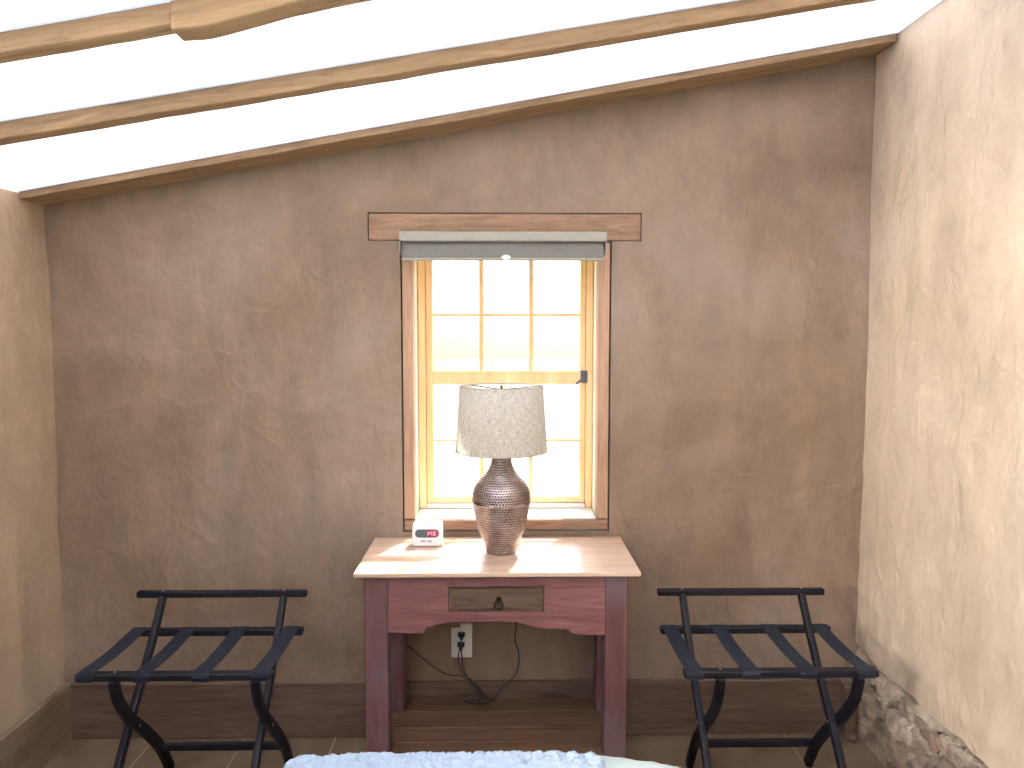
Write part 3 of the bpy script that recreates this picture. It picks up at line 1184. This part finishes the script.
def plug(bm, c, down=0.02):
    t = bmesh.new()
    box(t, (c.x-0.013, -0.026, c.z-0.006), (c.x+0.013, -0.0095, c.z+0.010), 0.003)
    merge(bm, t)
    tube(bm, [(c.x, -0.018, c.z-0.002), (c.x, -0.020, c.z-0.012), (c.x, -0.021, c.z-down)], [0.010, 0.007, 0.0035], 10)


P_up = at(461.5, 635, Y=-0.018); P_dn = at(461, 645, Y=-0.018)
bm = NB()
pts = [Vector((LC[0]+0.045, LC[1]+0.0, TZ+0.0035)), Vector((LC[0]+0.06, LC[1]+0.08, TZ+0.0035)), Vector((LC[0]+0.05, -0.03, TZ+0.0035)), Vector((LC[0]+0.05, -0.009, TZ+0.001)), Vector((LC[0]+0.05, -0.0095, TZ-0.03)), Vector((LC[0]+0.053, -0.02, 0.64))]
pts += px_path([(516, 621, -0.035), (515, 640, -0.042), (518.5, 652, -0.046), (518, 668, -0.048), (512, 679, -0.048), (502, 688, -0.05)])
pts += [Vector((at(492, 697, Y=-0.055).x, -0.058, 0.1725)), Vector((at(478, 697, Y=-0.055).x, -0.075, 0.1725)), Vector((at(464, 697, Y=-0.055).x, -0.062, 0.1725)), Vector((at(470, 697, Y=-0.05).x, -0.050, 0.1735)), Vector((at(483, 697, Y=-0.05).x, -0.052, 0.176))]
pts += px_path([(478, 688, -0.048), (468, 678, -0.046), (463, 668, -0.043), (462, 658, -0.034)])
pts += [Vector((P_dn.x+0.001, -0.022, P_dn.z-0.018))]
tube(bm, smooth_path(pts, 6), 0.0026, 7)
lc = obj('power_cord', bm, M['black_plastic'], lamp, True)
bm = NB(); plug(bm, P_dn)
obj('plug', bm, M['black_plastic'], lc, True)

# ------------------------------------------------------------------ alarm clock
CB = at(427, 547, Z=TZ)
cx = CB.x; cy = CB.y
ck = empty('alarm_clock', (cx, cy+0.035, TZ), 'small white digital alarm clock beside the lamp on the table', 'clock')
bm = NB()
hw = 0.0535
secs = []
for t_, inset, ztop, zbot, y in ((0, 0.005, 0.070, 0.004, 0.0), (0, 0.001, 0.0735, 0.001, 0.004), (0, 0, 0.075, 0.0, 0.012), (0, 0.0, 0.079, 0.0, 0.035), (0, 0.002, 0.076, 0.0, 0.058), (0, 0.008, 0.068, 0.004, 0.068)):
    o_ = rrect(cx-hw+inset, TZ+zbot+0.0005, cx+hw-inset, TZ+ztop, 0.012)
    secs.append([bm.verts.new((x + (0.0 if z < TZ+0.04 else 0.002*(1 if x < cx else -1)), cy + y + (z-TZ)*0.10, z)) for x, z in o_])
n = len(secs[0])
for i in range(len(secs)-1):
    for k in range(n):
        bm.faces.new((secs[i][k], secs[i][(k+1) % n], secs[i+1][(k+1) % n], secs[i+1][k]))
bm.faces.new(secs[0]); bm.faces.new(list(reversed(secs[-1])))
obj('clock_body', bm, M['white_plastic'], ck, True)


def face_y(z): return cy + (z-TZ)*0.10


def plate(outline, off, th=0.0015):
    bm = NB()
    a = [bm.verts.new((x, face_y(z)-off, z)) for x, z in outline]
    b = [bm.verts.new((x, face_y(z)-off+th+off, z)) for x, z in outline]
    n = len(a)
    for i in range(n): bm.faces.new((a[i], a[(i+1) % n], b[(i+1) % n], b[i]))
    bm.faces.new(list(reversed(a))); bm.faces.new(b)
    return bm


def display_mat():
    m, nt, b = newmat('clock_display')
    tc = nt.nodes.new('ShaderNodeTexCoord'); sp = nt.nodes.new('ShaderNodeSeparateXYZ')
    nt.links.new(tc.outputs['Object'], sp.inputs[0])
    nt.links.new(ramp(nt, math_n(nt, 'ADD', math_n(nt, 'MULTIPLY', sp.outputs[0], 12.0), 0.5), [(0.42, (.045, .055, .085)), (0.62, (.20, .012, .05))]), b.inputs['Base Color'])
    b.inputs['Roughness'].default_value = 0.25
    return m


def emis(name, c, s):
    m, nt, b = newmat(name)
    b.inputs['Base Color'].default_value = (*c, 1)
    b.inputs['Emission Color'].default_value = (*c, 1)
    b.inputs['Emission Strength'].default_value = s
    return m


M['display'] = display_mat(); M['digit'] = emis('pink_led_digit', (1.0, .28, .42), 0.9)
zc = TZ + 0.047
obj('display_rim', plate(rrect(cx-0.042, zc-0.0155, cx+0.042, zc+0.0135, 0.0140, 8), 0.0012), M['grey_plastic'], ck)
disp = obj('display', plate(rrect(cx-0.040, zc-0.0135, cx+0.040, zc+0.0120, 0.0125, 8), 0.0022), M['display'], ck, label='dark display turning red at the right')
SEG7 = {'1': 'bc', '4': 'fgbc', '0': 'abcdef', '2': 'abged'}


def digit(ch, x, w=0.0075, h=0.013):
    out = []
    z0 = zc-0.0072; t = 0.0017
    R = {'a': (x, z0+h-t, x+w, z0+h), 'd': (x, z0, x+w, z0+t), 'g': (x, z0+h/2-t/2, x+w, z0+h/2+t/2), 'f': (x, z0+h/2, x+t, z0+h), 'e': (x, z0, x+t, z0+h/2), 'b': (x+w-t, z0+h/2, x+w, z0+h), 'c': (x+w-t, z0, x+w, z0+h/2)}
    for s_ in SEG7[ch]: out.append(R[s_])
    return out


bm = NB()
rects = digit('1', cx-0.003) + digit('4', cx+0.010) + digit('0', cx+0.0215)
rects += [(cx+0.0065, zc-0.004, cx+0.0082, zc-0.0022), (cx+0.0065, zc+0.002, cx+0.0082, zc+0.0038)]
for x0, z0, x1, z1 in rects:
    box(bm, (x0, face_y((z0+z1)/2)-0.0028, z0), (x1, face_y((z0+z1)/2)-0.0021, z1))
obj('digits', bm, M['digit'], disp)
for dx in (-0.013, 0.009):
    bb_ = obj('button', plate(rrect(cx+dx-0.009, TZ+0.0165, cx+dx+0.009, TZ+0.0235, 0.003, 4), 0.0018), M['grey_plastic'], ck)
bm = NB()
tube(bm, smooth_path([(cx+0.02, cy+0.066, TZ+0.012), (cx+0.02, cy+0.09, TZ+0.0035), (cx+0.0, -0.03, TZ+0.0035), (cx-0.005, -0.0085, TZ+0.001), (cx-0.005, -0.0095, TZ-0.03), (cx-0.03, -0.012, 0.60)] +
     [at(388, 612, Y=-0.02)] + px_path([(392, 628, -0.022), (407, 645, -0.024), (425, 660, -0.026), (440, 671, -0.032), (452, 675.5, -0.042), (462, 676, -0.050), (470, 683, -0.052), (479, 692, -0.052)]) + [at(487, 697.5, Y=-0.060)] + px_path([(481, 690, -0.058), (471, 680, -0.050), (461, 671, -0.040), (458.5, 658, -0.034)]) +
     [Vector((P_up.x-0.006, -0.030, P_dn.z-0.004)), Vector((P_up.x, -0.024, P_up.z-0.019))], 6), 0.0024, 7)
cc = obj('power_cord', bm, M['black_plastic'], ck, True)
bm = NB(); plug(bm, P_up, 0.018)
obj('plug', bm, M['black_plastic'], cc, True)

# ------------------------------------------------------------------ wall outlet
oa, ob = at(451, 628, Y=-0.008), at(472, 657.5, Y=-0.008)
ol = empty('wall_outlet', ((oa.x+ob.x)/2, 0, (oa.z+ob.z)/2), 'white duplex wall outlet under the table with two black plugs in it', 'outlet')
bm = NB(); box(bm, (oa.x, -0.008, ob.z), (ob.x, 0.003, oa.z), 0.0025, 3)
obj('cover_plate', bm, M['white_plastic'], ol)
for zc_ in (P_up.z, P_dn.z-0.012):
    bm = NB(); prism_y(bm, rrect(P_up.x-0.016, zc_-0.013, P_up.x+0.016, zc_+0.012, 0.006), -0.0092, -0.0078)
    obj('socket', bm, M['white_plastic'], ol)
q = at(460.5, 624, Y=-0.004)
bm = NB(); box(bm, (q.x, -0.0065, oa.z-0.02), (ob.x+0.001, 0.003, q.z+0.002), 0.001)
obj('mounting_box', bm, M['white_plastic'], ol)
bm = NB()
tube(bm, [(ob.x-0.010, -0.0095, oa.z-0.002), (ob.x-0.003, -0.0095, oa.z-0.018)], 0.0015, 6)
obj('wire_clip', bm, M['screw'], ol)


# ------------------------------------------------------------------ luggage racks
def rack(cx):
    cy0 = -0.37
    root = empty('luggage_rack', (cx, cy0, 0))
    hl = 0.286
    RZ = 0.506

    def rail(name, y, z, d, h, half=hl, off=0.0):
        bm = NB(); box(bm, (cx-half+off, y-d/2, z-h/2), (cx+half+off, y+d/2, z+h/2), 0.0045, 3)
        return obj(name, bm, M['rack'], root)
    rail('back_rail', -0.212, RZ-0.010, 0.030, 0.022)
    fr_ = rail('front_rail', -0.538, RZ-0.010, 0.032, 0.021)
    tr_ = rail('guard_rail', -0.158, 0.606, 0.026, 0.021)
    for s in (-0.200, 0.208):
        bm = NB()
        sweep(bm, smooth_path([(cx+s, -0.160, 0.598), (cx+s, -0.245, 0.487), (cx+s, -0.335, 0.380), (cx+s, -0.425, 0.278), (cx+s, -0.508, 0.172), (cx+s, -0.610, 0.016)], 5), 0.021, 0.026, (1, 0, 0), bev=0.003)
        obj('straight_leg', bm, M['rack'], root, True)
        x = cx + s + 0.0225
        bm = NB()
        sweep(bm, smooth_path([(x, -0.545, 0.487), (x, -0.520, 0.410), (x, -0.462, 0.330), (x, -0.395, 0.265), (x, -0.328, 0.198), (x, -0.264, 0.124), (x, -0.224, 0.060), (x, -0.200, 0.016)], 6), 0.021, 0.034, (1, 0, 0), bev=0.004)
        lg = obj('curved_leg', bm, M['rack'], root, True)
        bm = NB()
        tube(bm, [(x-0.034, -0.420, 0.284), (x+0.012, -0.420, 0.284)], 0.0045, 12)
        obj('pivot_bolt', bm, M['screw'], lg, True)
    bm = NB(); box(bm, (cx-0.166, -0.276, 0.118), (cx+0.219, -0.256, 0.141), 0.003)
    obj('stretcher', bm, M['rack'], root)
    for s in (-0.1775, 0.2305):
        bm = NB(); tube(bm, [(cx+s, -0.536, RZ-0.001), (cx+s, -0.536, RZ+0.0022)], 0.0035, 10)
        obj('screw', bm, M['screw'], fr_, True)
    for s in (-0.200, 0.208):
        bm = NB(); tube(bm, [(cx+s, -0.158, 0.6155), (cx+s, -0.158, 0.6182)], 0.003, 10)
        obj('screw', bm, M['screw'], tr_, True)
    for s in (-0.256, -0.092, 0.077, 0.246):
        pts = [(-0.1945, -0.019), (-0.194, -0.003), (-0.203, 0.0028), (-0.222, 0.0028), (-0.27, 0.0), (-0.33, -0.003), (-0.38, -0.004), (-0.43, -0.003), (-0.48, 0.0), (-0.522, 0.0028), (-0.547, 0.0028), (-0.5565, -0.002), (-0.5565, -0.020)]
        pts = [(y_, RZ+z_) for y_, z_ in pts]
        bm = NB()
        wv = 0.0245
        rings = []
        pp = [Vector((0, y, z)) for y, z in smooth_path2(pts)]
        for i, p in enumerate(pp):
            d = (pp[min(i+1, len(pp)-1)] - pp[max(i-1, 0)]).normalized()
            nrm = Vector((0, -d.z, d.y))
            if nrm.z < 0 and abs(nrm.z) > 0.2: nrm = -nrm
            rings.append([bm.verts.new(Vector((cx+s+sx*wv, 0, 0)) + p + nrm*q_) for sx, q_ in ((-1, 0.0), (1, 0.0), (1, -0.0014), (-1, -0.0014))])
        for i in range(len(rings)-1):
            for k in range(4):
                bm.faces.new((rings[i][k], rings[i][(k+1) % 4], rings[i+1][(k+1) % 4], rings[i+1][k]))
        bm.faces.new(rings[0]); bm.faces.new(list(reversed(rings[-1])))
        obj('strap', bm, M['strap'], root)
    return root


def smooth_path2(pts):
    return [(p.x, p.y) for p in smooth_path([(a, b, 0) for a, b in pts], 3)]


def copy_tree(o, parent=None):
    c = o.copy(); COL.objects.link(c)
    if parent is not None: c.parent = parent
    for ch in list(o.children): copy_tree(ch, c)
    return c


r1 = rack(-0.944)
tag(r1, 'black folding luggage rack with webbing straps, left of the table', 'luggage rack', 'black luggage racks')
r2 = copy_tree(r1)
r2.location.x = 0.823
r2.location.y -= 0.008
r2['label'] = 'black folding luggage rack with webbing straps, right of the table by the stone base'

# ------------------------------------------------------------------ bed
bed = empty('bed', (-0.02, -2.16, 0.014), 'bed with pale quilt whose rounded foot end shows at the bottom edge', 'bed')


def outline(inset, n=96):
    pts = []
    for k in range(n):
        a = 2*pi*k/n
        ca, sa = cos(a), sin(a)
        p = 2/4.0
        x = (0.61-inset)*math.copysign(abs(ca)**p, ca)
        y = (1.02-inset)*math.copysign(abs(sa)**p, sa)
        pts.append((x - 0.02, y - 2.158))
    return pts


def loft(bm, levels, wr=0.0):
    rings = []
    for ins, z in levels:
        rings.append([bm.verts.new((x, y, z + wr*(nz(x, y, z, 14, 3) + 0.5*nz(x, y, z, 40, 5)))) for x, y in outline(ins)])
    n = len(rings[0])
    for i in range(len(rings)-1):
        for k in range(n):
            bm.faces.new((rings[i][k], rings[i][(k+1) % n], rings[i+1][(k+1) % n], rings[i+1][k]))
    bm.faces.new(rings[0]); bm.faces.new(list(reversed(rings[-1])))


bm = NB()
loft(bm, [(0.05, 0.30), (0.04, 0.32), (0.04, 0.53), (0.06, 0.57), (0.1, 0.585), (0.4, 0.59)])
obj('mattress', bm, M['mattress'], bed, True)
bm = NB()
rings = []
lv = [(0.018, 0.20), (0.006, 0.20), (0.0, 0.22), (0.0, 0.35), (0.0, 0.50), (0.003, 0.55), (0.010, 0.588), (0.024, 0.608), (0.045, 0.616), (0.08, 0.619)]
lv += [(0.08+0.012*i, 0.619+0.001*min(1, i/20)) for i in range(1, 50)]
for ins, z in lv:
    pts = outline(ins, 420)
    rings.append([bm.verts.new((x, y, z + (0.0035*(nz(x, y, z, 30, 3)) + 0.002*nz(x, y, z, 75, 5) if z > 0.56 else 0))) for x, y in pts])
n = 420
for i in range(len(rings)-1):
    for k in range(n):
        bm.faces.new((rings[i][k], rings[i][(k+1) % n], rings[i+1][(k+1) % n], rings[i+1][k]))
bm.faces.new(list(reversed(rings[-1])))
obj('quilt', bm, M['quilt'], bed, True, label='pale green-white quilt')
bm = NB()
box(bm, (-0.56, -3.08, 0.20), (0.52, -1.24, 0.299), 0.01)
obj('bed_frame', bm, M['bedwood'], bed)
for x, y in ((-0.48, -1.34), (0.44, -1.34), (-0.48, -2.98), (0.44, -2.98)):
    bm = NB(); lathe(bm, [(0.022, 0.0145), (0.026, 0.03), (0.034, 0.199)], (x, y), 20)
    obj('leg', bm, M['bedwood'], bed)

# folded coverlet on the foot of the bed
bm = NB()
TXa, TXb = -0.438, 0.214
TYa, TYb = -1.62, -1.180
nx, ny = 200, 130
top = {}; bot = {}
for i in range(nx+1):
    u = i/nx
    for j in range(ny+1):
        v = j/ny
        x = TXa + (TXb-TXa)*u; y = TYa + (TYb-TYa)*v
        # rounded plan corners at the foot side
        ex = min(u, 1-u)*(TXb-TXa); ey = (1-v)*(TYb-TYa)
        ed = min(ex, ey, v*(TYb-TYa))
        if ex < 0.035 and ey < 0.035:
            q_ = sqrt((0.035-ex)**2 + (0.035-ey)**2)
            ed = max(0.0, 0.035-q_)
            if q_ > 0.035:
                dx_, dy_ = (0.035-ex)/q_*0.035, (0.035-ey)/q_*0.035
                x = (TXa + 0.035 - dx_) if u < 0.5 else (TXb - 0.035 + dx_)
                y = TYb - 0.035 + dy_
        rr = 0.016
        prof_ = sqrt(max(0.0, 1-((rr-min(ed, rr))/rr)**2))
        rip = abs(nz(x*1.0, y*2.1, 0, 26, 4)) + 0.5*abs(nz(x*1.4, y*2.0, 0, 60, 7))
        zz = 0.017*(1-u)*0.0 + 0.022 + 0.004*u
        zt_ = 0.606 + (zz - 0.004 + 0.017*(0.28-rip))*prof_ + 0.003*nz(x, y, 0, 5, 4) * prof_
        base = 0.6165 if y < -1.24 else 0.6165 - 0.35*(y+1.24)**2/0.08*0.2
        y2 = y - 0.008*((x+0.112)/0.33)**2*(1 if v > 0 else 0)*v
        top[i, j] = bm.verts.new((x, y2, zt_ + 0.0075))
        bot[i, j] = bm.verts.new((x, y2, 0.6245)) if 0 < i < nx and 0 < j < ny else top[i, j]
for i in range(nx):
    for j in range(ny):
        bm.faces.new((top[i, j], top[i+1, j], top[i+1, j+1], top[i, j+1]))
        fs = [bot[i, j], bot[i, j+1], bot[i+1, j+1], bot[i+1, j]]
        try: bm.faces.new(fs)
        except Exception: pass
o = obj('folded_coverlet', bm, M['throw'], None, True)
tag(o, 'folded pale blue textured coverlet lying across the foot of the bed', 'blanket')
